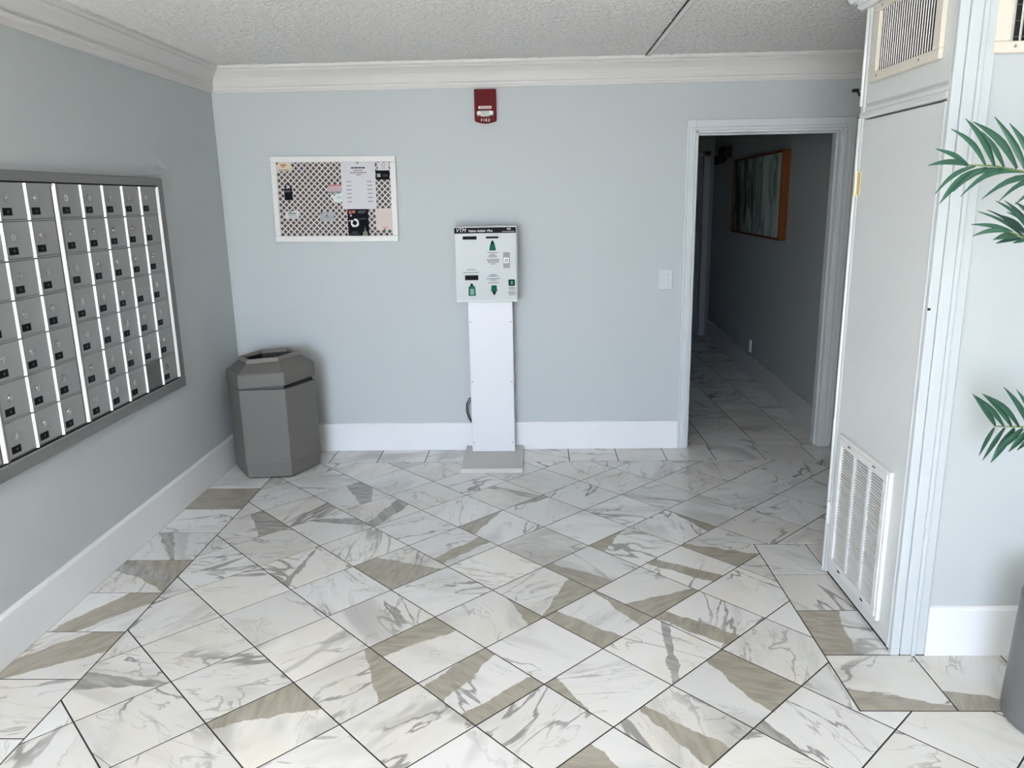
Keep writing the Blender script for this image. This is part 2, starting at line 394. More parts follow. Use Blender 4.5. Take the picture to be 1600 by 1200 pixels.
D = .4313; TH = -.0093; OX, OY = .013, 2.0952          # diagonal of a 12 inch tile, set of the lattice
XI, YI = -1.605, 4.598                                   # inner edges of the straight border
region = [(XI, .35), (2.3, .35), (2.3, 2.174), (1.019, 2.174), (1.019, 3.394), (2.3, 3.394), (2.3, YI), (XI, YI)]
def lat(u, v):
    u *= D; v *= D; return (OX + math.cos(TH) * u - math.sin(TH) * v, OY + math.sin(TH) * u + math.cos(TH) * v)
for r in range(-9, 13):
    for c in range(-5, 7):
        u = c + .5 * (r % 2); v = r / 2
        sq = [lat(u - .5, v), lat(u, v - .5), lat(u + .5, v), lat(u, v + .5)]
        tile(clip(region, sq))
def rect(x0, x1, y0, y1): tile([(x0, y0), (x1, y0), (x1, y1), (x0, y1)])
for k in range(-6, 8):                                   # left border
    rect(-1.92, XI, 2.335 + .305 * k, min(2.335 + .305 * (k + 1), YI))
xs = [-1.92, -1.63] + [-1.322 + .305 * k for k in range(0, 11)] + [2.3]
for a, b in zip(xs, xs[1:]):                             # back border
    rect(a, b, YI, 4.846 if b < .95 or a > 1.8 else 4.89)
for a, b in zip([2.174, 2.484, 2.79, 3.09], [2.484, 2.79, 3.09, 3.394]):   # round the closet
    if a > 2.2: rect(1.019, 1.26, a, b)
rect(1.26, 1.6, 3.147, 3.394); rect(1.6, 1.95, 3.147, 3.394); rect(1.95, 2.3, 3.147, 3.394)
for a, b in ((1.019, 1.328), (1.328, 1.634), (1.634, 1.94), (1.94, 2.3)): rect(a, b, 2.174, 2.483)
hx = [.80, .829, 1.134, 1.452, 1.75, 2.2]
def hl(x, y): return (x - .03 * (y - 4.89), y)          # the corridor's joints run a little off square
hall_reg = [(.86, 4.89), (1.905, 4.89), (2.045, 9.1), (.86, 9.1)]
for k in range(14):
    y0, y1 = 4.89 + .302 * k, min(4.89 + .302 * (k + 1), 9.1)
    for a, b in zip(hx, hx[1:] ):
        tile(clip(hall_reg, [hl(a, y0), hl(b, y0), hl(b, y1), hl(a, y1)]))
struct(box('floor.001', mat('entrance_marble', (.72, .70, .67), .15, var=.1), XL, 2.3, YF, .348, -.004, 0))
struct(box('floor.002', M['grout'], 2.3, XR, YF, YB, -.0045, -.0005)).data.materials[0] = mat('passage_marble', (.55, .53, .50), .15, var=.15)

# --- walls
struct(box('wall_left', M['wall'], XL - .12, XL, YF - .12, YB + .12, 0, ZC + .1))
DX0, DX1, DZ = .968, 1.842, 1.985                        # doorway in the back wall
wb = MB().box(XL, DX0, YB, YB + .12, 0, ZC + .1).box(DX1, XR, YB, YB + .12, 0, ZC + .1).box(DX0, DX1, YB, YB + .12, DZ, ZC + .1)
struct(wb.build('wall_back', M['wall']))
struct(box('wall_right', M['wall'], XR, XR + .12, YF - .12, YB + .12, 0, ZC + .1))
wf = MB().box(XL, -1.88, YF - .12, YF, 0, ZC + .1).box(.1, XR, YF - .12, YF, 0, ZC + .1).box(-1.88, .1, YF - .12, YF, 2.32, ZC + .1)  # unseen entrance opening, invented and sized to shape the daylight
struct(wf.build('wall_front', M['wall']))
struct(box('ceiling', M['ceiling'], XL - .12, XR + .12, YF - .12, YB + .12, ZC, ZC + .1))
import numpy as np
def popcorn_sheet(x0, x1, y0, y1, pitch):
    """the sprayed ceiling as relief: small crumbs hanging from the slab"""
    nx, ny = int((x1 - x0) / pitch), int((y1 - y0) / pitch); g = np.random.default_rng(4)
    def sm(a): return (a + np.roll(a, 1, 0) + np.roll(a, -1, 0) + np.roll(a, 1, 1) + np.roll(a, -1, 1)) / 5
    hgt = g.random((ny, nx)) ** 2 * .6 + sm(g.random((ny, nx)) ** 2) * .9; hgt = .0085 * hgt
    hgt[0] = hgt[-1] = 0; hgt[:, 0] = hgt[:, -1] = 0
    X, Y = np.meshgrid(np.linspace(x0, x1, nx), np.linspace(y0, y1, ny))
    X = X + (g.random(X.shape) - .5) * pitch * .5; Y = Y + (g.random(Y.shape) - .5) * pitch * .5
    co = np.stack([X, Y, ZC - .0002 - hgt], -1).reshape(-1, 3).astype(np.float32)
    i = np.arange(nx * ny).reshape(ny, nx); q = np.stack([i[:-1, :-1], i[1:, :-1], i[1:, 1:], i[:-1, 1:]], -1).reshape(-1, 4)
    me = bpy.data.meshes.new('ceiling'); me.vertices.add(len(co)); me.vertices.foreach_set('co', co.ravel())
    me.loops.add(q.size); me.loops.foreach_set('vertex_index', q.ravel().astype(np.int32))
    me.polygons.add(len(q)); me.polygons.foreach_set('loop_start', np.arange(0, q.size, 4, dtype=np.int32))
    me.update(calc_edges=True); me.materials.append(M['ceiling']); me.polygons.foreach_set('use_smooth', np.ones(len(q), dtype=bool))
    o = bpy.data.objects.new('ceiling', me); COL.objects.link(o); return struct(o)
popcorn_sheet(-1.86, 2.3, 2.3, 4.79, .0078)
struct(MB().box(-1.45, -.15, .55, 1.15, ZC - .02, ZC).build('fill_lamp_panel', M['white']))  # unseen panel, added to go with the fill light
bt = MB(); bt.prism([(.650, ZC), (.684, ZC), (.681, ZC - .012), (.672, ZC - .016), (.655, ZC - .012)], 4.78, YF, 'y')
o = struct(bt.build('trim_1', M['batten'])); o.data.transform(Matrix.Rotation(math.radians(1.0), 4, 'Z', ) if 0 else Matrix.Identity(4))
struct(box('trim_2', M['dark'], .6475, .6502, YF, 4.78, ZC - .012, ZC))

# --- baseboards
def bboard(name, path, h=.187, t=.017):
    p = [(0, 0), (t, 0), (t, h - .012), (t - .004, h - .004), (.006, h), (0, h)]
    return struct(sweep(name, M['white'], p, path))
bboard('baseboard_left', [(XL, YB), (XL, YF)])
bboard('baseboard_back', [(.914, YB), (XL + .017, YB)])
bboard('baseboard_back.001', [(XR, YB), (1.915, YB)])
# --- crown mouldings
crown = [(0, 2.256), (.012, 2.256), (.012, 2.266), (.017, 2.270), (.017, 2.284), (.026, 2.288), (.028, 2.296), (.028, 2.302), (.020, 2.303), (.024, 2.318), (.034, 2.338), (.050, 2.358), (.066, 2.371),
         (.066, 2.378), (.076, 2.379), (.084, 2.386), (.086, 2.398), (.086, ZC), (0, ZC)]
struct(sweep('trim_3', M['crown'], crown, [(XR, YB), (XL, YB), (XL, YF)]))
flute = [(0, 2.268), (.022, 2.268), (.034, 2.280), (.030, 2.290), (.052, 2.296), (.060, 2.310), (.056, 2.318), (.078, 2.324), (.088, 2.340), (.084, 2.347), (.106, 2.354), (.124, 2.372), (.128, 2.388), (.138, 2.394), (.138, ZC), (0, ZC)]

# --- door casing of the corridor doorway
cas = MB()
def casing_leg(x0, x1, inner):
    s = 1 if inner > x0 + 1e-6 else -1
    cas.box(x0, x1, 4.843, YB, 0, DZ + .060)
    e = inner
    cas.box(min(e, e - s * .018), max(e, e - s * .018), 4.837, 4.843, 0, DZ)
    cas.box(min(e - s * .040, e - s * .046), max(e - s * .040, e - s * .046), 4.839, 4.843, 0, DZ + .03)
casing_leg(.914, DX0, DX0); casing_leg(DX1, 1.911, DX1)
cas.box(DX0, DX1, 4.843, YB, DZ, DZ + .060); cas.box(DX0 - .018, DX1 + .018, 4.837, 4.843, DZ, DZ + .018)
cas.box(DX0 - .001, DX0 + .016, 4.846, 4.985, 0, DZ); cas.box(DX1 - .016, DX1 + .001, 4.846, 4.985, 0, DZ); cas.box(DX0, DX1, 4.846, 4.985, DZ - .016, DZ + .001)
cas.box(DX0 + .016, DX0 + .027, 4.89, 4.925, 0, DZ - .016); cas.box(DX1 - .027, DX1 - .016, 4.89, 4.925, 0, DZ - .016); cas.box(DX0 + .016, DX1 - .016, 4.89, 4.925, DZ - .027, DZ - .016)
struct(cas.build('trim_4', M['casing'], bevel=.002))

# --- the corridor behind the doorway
HA = math.atan2(2.035 - 1.898, 9.1 - 4.95)
def hw(y): return 1.896 + (y - 4.95) * math.tan(HA)
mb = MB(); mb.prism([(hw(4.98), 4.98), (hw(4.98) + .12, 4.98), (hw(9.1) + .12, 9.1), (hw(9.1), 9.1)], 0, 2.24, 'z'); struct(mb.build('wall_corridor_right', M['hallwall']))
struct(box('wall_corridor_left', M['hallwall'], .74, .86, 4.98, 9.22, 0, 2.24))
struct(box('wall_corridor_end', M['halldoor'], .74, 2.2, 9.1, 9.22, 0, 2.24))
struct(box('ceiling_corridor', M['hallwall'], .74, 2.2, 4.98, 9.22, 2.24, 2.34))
mb = MB(); t = .016
mb.prism([(hw(4.985) - t, 4.985), (hw(4.985), 4.985), (hw(9.1), 9.1), (hw(9.1) - t, 9.1)], 0, .185, 'z'); struct(mb.build('baseboard_corridor', mat('corridor_baseboard', (.50, .50, .49), .4)))
d2 = struct(empty('door_2', (1.35, 9.1, 0)))
box('door_leaf', M['halldoor'], -.40, .555, -.03, 0, .01, 2.03, d2, bevel=.003)
mb = MB().box(.565, .635, -.035, 0, 0, 2.09).box(-.48, -.41, -.035, 0, 0, 2.09).box(-.48, .635, -.035, 0, 2.035, 2.09); mb  .build('door_frame', mat('corridor_casing', (.26, .27, .265), .5), d2, bevel=.002)
box('door_window', mat('dark_pane', (.006, .006, .007), .15), .36, .505, -.036, -.03, 1.22, 1.56, d2)
MB().tube([(-.32, -.03, 1.0), (-.32, -.08, 1.0), (-.22, -.08, 1.0)], .011).build('door_handle', M['steel'], d2)

# ================================================================== the closet at the right
CX, CY, CE = 1.25, 2.48, 3.146
core = MB().box(CX + .04, XR, CY + .014, CE, 0, ZC)                         # block of the closet
core.box(CX + .006, CX + .04, CY + .014, CE - .012, 1.925, ZC)                      # panel over the door
struct(core.build('wall_closet', M['wall'], bevel=0))
core2 = MB().box(CX + .004, CX + .042, CY + .03, CE - .034, 1.93, 2.28); struct(core2.build('wall_closet.001', M['closet']))
# jambs, rail and the bead on the far edge
jm = MB().box(CX + .001, CX + .045, CY + .0203, CY + .0265, 0, 2.30).box(CX, CX + .045, CE - .032, CE, 0, 2.30)
struct(jm.build('trim_5', M['closet'], bevel=.003))
bead = MB().tube([(CX + .001, CE - .006, 0.0), (CX + .001, CE - .006, 1.88)], .0075, 10); bead.tube([(CX + .001, CE - .006, 1.925), (CX + .001, CE - .006, 2.28)], .0075, 10)
struct(bead.build('trim_6', M['white'], smooth=True))
rail = [(0, 1.876), (.010, 1.878), (.014, 1.886), (.013, 1.898), (.008, 1.903), (.009, 1.914), (.004, 1.922), (0, 1.93)]
struct(sweep('trim_7', M['closet'], [(o - .012, z) for o, z in rail], [(CX, CE + .0), (CX, CY + .026)][::-1] if 0 else [(CX, CY + .026), (CX, CE)]))
struct(sweep('trim_8', M['white'], flute, [(XR, CY + .01), (CX + .004, CY + .01), (CX + .004, CE), (XR, CE)][::1]))
# corner board with its grooves
cb = MB().box(CX, CX + .030, CY, CY + .02, 0, 2.30).box(CX + .034, CX + .070, CY + .001, CY + .02, 0, 2.30).box(CX + .030, CX + .034, CY + .006, CY + .02, 0, 2.30)
cb.box(CX + .070, CX + .084, CY - .006, CY + .02, 0, 2.30).box(CX + .084, CX + .117, CY + .003, CY + .02, 0, 2.30)
struct(cb.build('trim_9', M['corner'], bevel=.0025))
p = [(0, 0), (.016, 0), (.016, .176), (.012, .184), (.004, .188), (0, .188)]
struct(sweep('baseboard_closet', M['white'], p, [(XR, CY + .014), (CX + .118, CY + .014)]))

# --- the closet door with its return-air grille
door = struct(empty('door_1', (CX, CE - .034, 0)))
Y0, Y1 = CY + .0275 - (CE - .034), -.003                  # leaf, measured from its hinge
box('door_leaf', M['closet'], .001, .036, Y0, Y1, .014, 1.870, door, bevel=.002)
box('door_edge', M['casing'], -.001, .004, Y0, Y0 + .012, .014, 1.870, door)
def hinge(z0, z1, m):
    h = MB().tube([(-.004, .012, z0), (-.004, .012, z1)], .0065, 10).box(-.002, .001, .004, .030, z0 + .003, z1 - .003).box(-.0015, .001, -.022, .004, z0 + .003, z1 - .003)
    for z in (z0 - .003, z1): h.tube([(-.004, .012, z), (-.004, .012, z + .003)], .008, 10)
    return h.build('hinge', m, door)
h1 = hinge(1.594, 1.684, M['brass']); h1['label'] = 'brass hinge'
h2 = hinge(.228, .320, M['white'])
# grille: frame, two mullions, three banks of thin slats
g = MB(); GY0, GY1, GZ0, GZ1 = 2.590 - (CE - .034), 3.056 - (CE - .034), .070, .648
def ring(mb, a0, a1, z0, z1, w, x0, x1):
    return mb.box(x0, x1, a0, a1, z0, z0 + w).box(x0, x1, a0, a1, z1 - w, z1).box(x0, x1, a0, a0 + w, z0 + w, z1 - w).box(x0, x1, a1 - w, a1, z0 + w, z1 - w)
gr = ring(MB(), GY0, GY1, GZ0, GZ1, .040, -.014, .001)
ring(gr, GY0 + .012, GY1 - .012, GZ0 + .012, GZ1 - .012, .028, -.018, -.013)
gro = gr.build('return_air_grille', M['grille'], door, bevel=.0015)
box('grille_back', M['dark'], -.002, .0015, GY0 + .03, GY1 - .03, GZ0 + .03, GZ1 - .03, gro)
IA, IB = GY0 + .040, GY1 - .040; W3 = (IB - IA - .036) / 3
for k in (1, 2): box('mullion', M['grille'], -.0135, -.002, IA + k * W3 + (k - 1) * .018, IA + k * W3 + k * .018, GZ0 + .04, GZ1 - .04, gro)
nb = 44; pitch = (GZ1 - GZ0 - .08) / nb
sl = MB().add([(-.0115, -W3 / 2, -.0022), (-.0115, W3 / 2, -.0022), (-.0058, W3 / 2, -.0002), (-.0058, -W3 / 2, -.0002), (-.0115, -W3 / 2, .0004), (-.0115, W3 / 2, .0004), (-.0058, W3 / 2, .0022), (-.0058, -W3 / 2, .0022)],
   [(0, 3, 2, 1), (4, 5, 6, 7), (0, 1, 5, 4), (1, 2, 6, 5), (2, 3, 7, 6), (3, 0, 4, 7)])
slm = sl.mesh('slat', M['grille'])
for k in range(3):
    yc = IA + W3 / 2 + k * (W3 + .018)
    for i in range(nb): link('slat', slm, gro, (0, yc, GZ0 + .04 + (i + .5) * pitch))
for y in (GY0 + .12, GY1 - .12):
    MB().box(-.0195, -.018, y - .011, y + .011, GZ0 + .018, GZ0 + .024).build('latch', M['black'], gro)
    MB().box(-.0195, -.018, y - .011, y + .011, GZ1 - .024, GZ1 - .018).build('latch', M['greyprint'], gro)
tag(box('screw_hole', M['black'], CX + .0, CX + .008, CY - .001, CY + .003, 1.235, 1.243), 'dark nail hole in the white corner board of the closet', 'nail')

# --- the two supply vents
def vent(label, loc, rz, w, h, nf, tilt):
    t = tag(empty('air_vent', loc, (0, 0, rz)), label, 'vent')
    fr = MB(); b = .046
    fr.box(-w / 2, w / 2, -.016, 0, 0, b * .72).box(-w / 2, w / 2, -.016, 0, h - b * .6, h).box(-w / 2, -w / 2 + b, -.016, 0, b * .72, h - b * .6).box(w / 2 - b, w / 2, -.016, 0, b * .72, h - b * .6)
    fr.build('frame', M['cream'], t, bevel=.003)
    box('vent_back', M['dark'], -w / 2 + b * .8, w / 2 - b * .8, -.001, .003, b * .5, h - b * .4, t)
    me = MB().box(-.0016, .0016, -.011, .0, b * .70, h - b * .58).mesh('fin', M['fin'])
    for i in range(nf): link('fin', me, t, (-w / 2 + b + (i + .5) * (w - 2 * b) / nf, 0, 0), (0, 0, math.radians(tilt)))
    bar = MB()
    for k in range(5): bar.box(-w / 2 + b, w / 2 - b, -.003, -.001, b + k * (h - 2 * b) / 4 - .001, b + k * (h - 2 * b) / 4 + .001)
    bar.build('rear_bar', M['greyprint'], t)
    for x, z in ((-w * .38, .018), (w * .25, .018), (-w * .38, h - .015), (w * .25, h - .015)):
        MB().disc((x, z), .0045, (-.0175, -.0155), 'y', 10).build('screw', M['steel'], t)
    return t
vent('cream framed vent with upright fins above the closet door', (CX + .004, 2.808, 1.998), -math.pi / 2, .502, .268, 24, 60)
vent('cream framed vent high on the front wall above the palm', (1.610, CY + .014, 1.998), 0, .50, .268, 17, -48)
# small black hook behind the far edge of the closet
k = MB().box(1.258, 1.266, CE, CE + .006, 1.955, 1.985).tube([(1.262, CE + .003, 1.962), (1.248, CE + .016, 1.968), (1.243, CE + .022, 1.982)], .004).box(1.224, 1.246, CE + .016, CE + .030, 1.980, 1.992)
tag(k.build('wall_hook', M['black']), 'small black hook sticking out behind the closet\'s far edge', 'hook')

# ================================================================== mailboxes on the left wall
mail = tag(empty('mailbox_panel', (XL, 3.115, 0)), 'large grey metal bank of apartment mailboxes set into the left wall', 'mailbox')
FX = .034                                                # doors stand this far off the wall
def my(y): return y - 3.115
ZT, PZ, NR = 1.700, .1402, 7
ZB = ZT - PZ * NR
fr = MB()
A0, A1 = 1.98, 4.012
for y0, y1, z0, z1 in ((A0, A1, ZT, 1.742), (A0, A1, .656, ZB), (3.955, A1, ZB, ZT), (A0, A0 + .055, ZB, ZT)):
    fr.box(0, FX + .004, my(y0), my(y1), z0, z1)
fr.build('frame', M['aluframe'], mail, bevel=.004)
units = [(2.05, 3), (2.575, 3), (3.10, 5)]
dw = .1645
dm = MB().box(0, .007, .002, dw - .010, .007, PZ - .003)
dmesh = dm.mesh('door', M['alu'], bevel=.0012)
ddark = dmesh.copy(); ddark.materials.clear(); ddark.materials.append(M['aludark'])
rb = MB().prism([(.005, dw - .0105), (.014, dw - .0055), (.014, dw - .003), (.005, dw - .001)], .003, PZ - .004, 'z')
ribm = rb.mesh('finger_rib', M['bright'])
lk = MB().disc((0, 0), .0145, (.0, .0040), 'x', 16); lk.disc((0, 0), .0085, (.0040, .0075), 'x', 12); lk.box(.0075, .0079, -.001, .001, -.005, .005)
lkm = lk.mesh('lock', M['steel'], bevel=.0006)
lb = MB().box(0, .0016, -.025, .025, -.0135, .0135); lbm = lb.mesh('number_label', M['black'])
nm = MB().box(.0016, .0019, .000, .006, -.004, .004); nmm = nm.mesh('number_mark', M['greyprint'])
mrnd = random.Random(5)
for u, (y0, nc) in enumerate(units):
    y1 = y0 + nc * dw
    box('unit_back', M['unitback'], .004, FX + .001, my(y0), my(y1 + .03), ZB, ZT, mail)
    box('unit_gap', M['black'], FX - .004, FX + .0045, my(y0 - .02), my(y1 + .028), ZT - .003, ZT + .003, mail); box('unit_gap', M['black'], FX - .004, FX + .0045, my(y0 - .02), my(y1 + .028), ZB - .006, ZB - .001, mail)
    tr = MB().box(FX - .004, FX + .006, my(y0), my(y1 + .02), ZT - .010, ZT - .003).box(FX - .004, FX + .006, my(y0), my(y1 + .02), ZB - .013, ZB - .007); tr.build('unit_rail', M['alu'], mail)
    for r in range(1, NR): box('row_rail', M['alu'], FX - .002, FX + .0045, my(y0 + .002), my(y1 - .004), ZB + r * PZ - .001, ZB + r * PZ + .0045, mail)
    # the bright post that closes the unit at its far side
    pm = MB().prism([(FX - .002, my(y1 + .004)), (FX + .012, my(y1 + .013)), (FX + .012, my(y1 + .018)), (FX - .002, my(y1 + .021))], ZB + .002, ZT - .002, 'z'); pm.build('unit_post', M['bright'], mail)
    MB().box(FX - .002, FX + .012, my(y1 + .021), my(y1 + .029), ZB + .002, ZT - .002).build('unit_edge', M['aluframe'], mail)
    off = .024 if u < 2 else 0
    for r in range(NR):
        for c in range(nc):
            odd = (u == 2 and r == 6 and c == 3)
            d = link('door', ddark if odd else dmesh, mail, (FX, my(y0 + c * dw) + (0), ZB + (NR - 1 - r) * PZ))
            if c < nc - 1: link('finger_rib', ribm, d)
            if odd:
                d['label'] = 'darker door without a lock'; continue
            link('lock', lkm, d, (.0068, .050 + mrnd.uniform(-.003, .003), .083), (mrnd.uniform(-.3, .3), 0, 0))
            link('number_label', lbm, d, (.0066, .044, .034))
            link('number_mark', nmm, d, (.0066, .044, .034))

# ================================================================== litter bin
HB = math.radians(5)
bin_ = tag(empty('litter_bin', (-1.622, 4.548, 0), (0, 0, HB)), 'brown-grey six-sided plastic litter bin standing in the corner', 'trash bin')
def hexr(R, z, lift=0): return [(R * math.cos(math.pi / 3 * i), R * math.sin(math.pi / 3 * i), z + lift * R * math.cos(math.pi / 3 * i)) for i in range(6)]
bd = MB().loft([hexr(.252, .006), hexr(.258, 0.0) if 0 else hexr(.257, .014), hexr(.263, .090), hexr(.2655, .096), hexr(.2665, .545), hexr(.262, .551), hexr(.250, .551), hexr(.248, .45)], cap1=False)
bd.build('body', M['bin'], bin_, bevel=.004, segs=2)
MB().loft([hexr(.250, .52), hexr(.246, .562, .03)], cap0=True, cap1=True).build('seam_shade', M['bin_shade'], bin_)  # black ring, the shade of the lid seam put into its colour
LT = .055
ld = MB().loft([hexr(.266, .565, LT), hexr(.268, .571, LT), hexr(.267, .641, LT), hexr(.262, .649, LT), hexr(.190, .698, LT), hexr(.186, .698, LT)], cap0=False, cap1=False)
ldo = ld.build('lid', M['bin'], bin_, bevel=.003, segs=2)
MB().loft([hexr(.184, .69, LT), hexr(.184, .718, LT), hexr(.180, .722, LT), hexr(.163, .722, LT), hexr(.159, .718, LT), hexr(.158, .700, LT)], cap0=False, cap1=False).build('rim', M['rimtrim'], bin_, bevel=.0015)
MB().loft([hexr(.158, .702, LT), hexr(.150, .640, LT), hexr(.150, .634, LT)], cap0=False).build('bin_shade', M['bin_shade'], bin_)  # inner walls of the opening, painted black for the shade within
for a in (80, 105): MB().disc((.136 * math.cos(math.radians(a)), .69 + LT * .136 * math.cos(math.radians(a))), .006, (.128, .134), 'y', 8).build('rivet', M['black'], bin_)

# ================================================================== card vending kiosk
slab = tag(box('base_slab', M['marble'], -.464, -.090, 4.386, 4.838, .0005, .031, bevel=.002), 'square marble slab on the floor under the white pedestal', 'slab')
for a, v in (('seam_a', (0., 0., -1.)), ('seam_b', (0., 0., 1.)), ('seam_c', (0., 0., -1.)), ('seam_d', (0., 0., 1.))): slab[a] = list(v)
slab.data.materials[0] = mat('slab_marble', (.58, .555, .52), .35, var=.12)
KF = 4.62
kiosk = tag(empty('card_kiosk', (-.2795, KF, .031)), 'white pedestal kiosk with a card machine box against the back wall', 'kiosk')
def kx(x): return (x - 160) / 765 * .367 - .477 + .2795
def kz(y): return 1.455 - (y - 110) / 945 * .448 - .031
kz0, kz1 = 1.006 - .031, 1.453 - .031
box('pedestal', M['ped'], -.136, .137, .093, .205, .0005, kz0 + .01, kiosk, bevel=.002)
for x in (-.124, .124):
    for z in (.06, .46, .84): MB().disc((x, z), .005, (.0905, .0935), 'y', 10).build('screw', M['cardgrey'], kiosk)
cabn = box('cabinet', M['kiosktrim'], -.1975, .1725, .004, .205, kz0, kz1, kiosk, bevel=.004)
box('face_panel', M['kiosk'], -.1935, .1685, -.001, .005, kz0 + .010, kz1 - .006, kiosk, bevel=.001)
hd = box('header', M['blackprint'], kx(163), kx(922), -.0022, 0, kz(197), kz(128), kiosk)
text('header_lettering', 'VTM', .030, (kx(180), -.0026, kz(160)), M['whiteprint'], hd, shear=.28, xs=1.0)
text('header_lettering', 'Value Adder Plus', .0185, (kx(334), -.0026, kz(168)), M['whiteprint'], hd, shear=.25, bold=.0002, xs=1.12)
text('header_lettering', 'ESD', .011, (kx(815), -.0026, kz(150)), M['whiteprint'], hd, bold=.0005, space=1.25)
rnd = random.Random(11)
sp = MB(); small_print(sp, kx(750), kx(905), kz(180), .0022, -.0022, rnd); sp.build('small_lettering', M['whiteprint'], hd)
def slot(x0, x1, y0, y1, m='black', nm='card_slot', d=.004): 
    return MB().box(kx(x0), kx(x1), -.001 - d, .0, kz(y1), kz(y0)).build(nm, M[m], kiosk)
slot(265, 437, 232, 272, 'black', 'display_window', .002)
slot(553, 705, 238, 262, 'black', 'card_slot', .006)
slot(280, 445, 716, 776, 'black', 'bill_slot', .005)
def decal(pts, m, nm, y=-.0018): return MB().prism([(kx(a), kz(b)) for a, b in pts], y, -.0008, 'y').build(nm, M[m], kiosk)
decal([(600, 345), (622, 300), (645, 300), (662, 345), (673, 412), (588, 412)], 'green', 'card_picture')
decal([(606, 330), (620, 295), (631, 283), (643, 295), (656, 330), (631, 338)], 'darkgreen', 'card_arrow', -.0022)
decal([(320, 860), (345, 848), (380, 848), (402, 860), (410, 975), (316, 975)], 'green', 'bill_picture')
decal([(340, 848), (344, 830), (360, 813), (376, 830), (382, 848)], 'darkgreen', 'bill_arrow', -.0022)
decal([(340, 885), (385, 885), (390, 960), (336, 960)], 'greenlt', 'bill_portrait', -.0021)
decal([(608, 845), (670, 845), (679, 922), (598, 922)], 'green', 'card_picture')
decal([(615, 920), (662, 920), (660, 945), (640, 972), (620, 945)], 'darkgreen', 'card_arrow', -.0022)
bt_ = MB().prism([(kx(x), kz(y)) for x, y in ((828, 775), (890, 775), (900, 785), (900, 846), (890, 856), (828, 856), (820, 846), (820, 785))], -.004, 0, 'y').build('push_button', M['darkgreen'], kiosk)
decal([(834, 790), (886, 790), (886, 842), (834, 842)], 'green', 'button_sign', -.0046)
decal([(852, 796), (868, 796), (868, 836), (852, 836)], 'greenlt', 'button_sign', -.0050)
MB().box(kx(760), kx(843), -.0022, 0, kz(632), kz(436)).build('lock_plate', mat('lock_plate_metal', (.30, .30, .285), .5), kiosk)
MB().box(kx(768), kx(828), -.005, 0, kz(568), kz(502)).build('lock_block', M['kiosktrim'], kiosk)
MB().disc((kx(799), kz(536)), .0098, (-.008, -.004), 'y', 18).build('lock', M['greyprint'], kiosk)
MB().disc((kx(799), kz(536)), .0050, (-.0086, -.0079), 'y', 14).build('keyhole', M['kiosktrim'], kiosk)
pr = MB()
for y, x0, x1 in ((437, 565, 698), (458, 600, 660), (475, 580, 680), (491, 578, 688), (524, 553, 715), (540, 565, 708), (557, 565, 705), (577, 608, 660),
                  (646, 303, 415), (681, 258, 455), (713, 585, 678), (731, 570, 695), (762, 550, 718), (782, 595, 675), (813, 568, 705),
                  (880, 822, 902), (897, 822, 902), (930, 815, 905), (947, 815, 908), (965, 825, 900)):
    small_print(pr, kx(x0), kx(x1), kz(y), .0042, -.001, rnd)
pr.build('instructions_print', M['greyprint'], kiosk)
cb_ = MB()
cb_.tube([(-.12, .20, .335), (-.155, .205, .325), (-.175, .21, .285), (-.178, .212, .24), (-.165, .21, .19), (-.14, .205, .155), (-.12, .2, .14)], .0035)
cb_.tube([(-.12, .20, .32), (-.148, .21, .31), (-.168, .214, .27), (-.166, .214, .22), (-.15, .21, .18), (-.12, .2, .16)], .0025)
cb_.build('cable', M['black'], kiosk, smooth=True)

# ================================================================== fire alarm
fa = tag(empty('fire_alarm', (-.286, YB, 2.143)), 'red fire alarm with strobe under the crown moulding', 'fire alarm')
def arcbase(w, zt, zb, dip, n=9): return [(w, zt), (-w, zt)] + [(-w + 2 * w * i / (n - 1), zb - dip * math.sin(math.pi * i / (n - 1))) for i in range(n)]
MB().prism(arcbase(.064, .098, -.080, .014), -.046, 0, 'y').build('body', M['red'], fa, bevel=.003)
MB().prism(arcbase(.052, .088, -.026, 0), -.050, -.045, 'y').build('speaker_panel', M['red'], fa, bevel=.001)
gl = MB()
for i in range(6): gl.box(-.034, .034, -.0508, -.0498, .066 - i * .013, .068 - i * .013)
gl.build('speaker_slit', M['dark'], fa)
pl_ = box('name_plate', M['pink'], -.040, .038, -.0515, -.048, -.013, .002, fa)
q = MB(); small_print(q, -.030, .032, -.0055, .004, -.0515, random.Random(2)); q.build('plate_print', M['greyprint'], pl_)
ln = MB().prism([(-.046, -.030), (-.030, -.022), (.030, -.022), (.046, -.030), (.040, -.052), (.022, -.060), (-.022, -.060), (-.040, -.052)], -.062, -.044, 'y'); ln.build('strobe_lens', M['lens'], fa, bevel=.004)
for s in (-1, 1): MB().prism([(s * .050, -.030), (s * .028, -.024), (s * .024, -.044), (s * .046, -.054)], -.0655, -.046, 'y').build('reflector', M['whiteprint'], fa, bevel=.002)
text('lettering', 'FIRE', .0215, (0, -.0465, -.078), M['whiteprint'], fa, align='CENTER', space=1.5, bold=.0002)

# ================================================================== light switch, outlet
sw = tag(empty('light_switch', (.814, YB, 1.101)), 'blank pale wall switch plate left of the corridor doorway', 'switch')
box('plate', M['switch'], -.043, .043, -.007, 0, -.064, .064, sw, bevel=.003)
box('rocker', M['switch'], -.017, .017, -.010, -.006, -.034, .034, sw, bevel=.0015)
ol = tag(empty('wall_outlet', (hw(7.0), 7.0, .262), (0, 0, -HA)), 'white power outlet plate low on the corridor wall', 'outlet')
box('plate', M['white'], -.008, 0, -.036, .036, -.056, .056, ol, bevel=.002)
for z in (-.024, .024): box('socket', M['grille'], -.0105, -.007, -.016, .016, z - .014, z + .014, ol, bevel=.002)

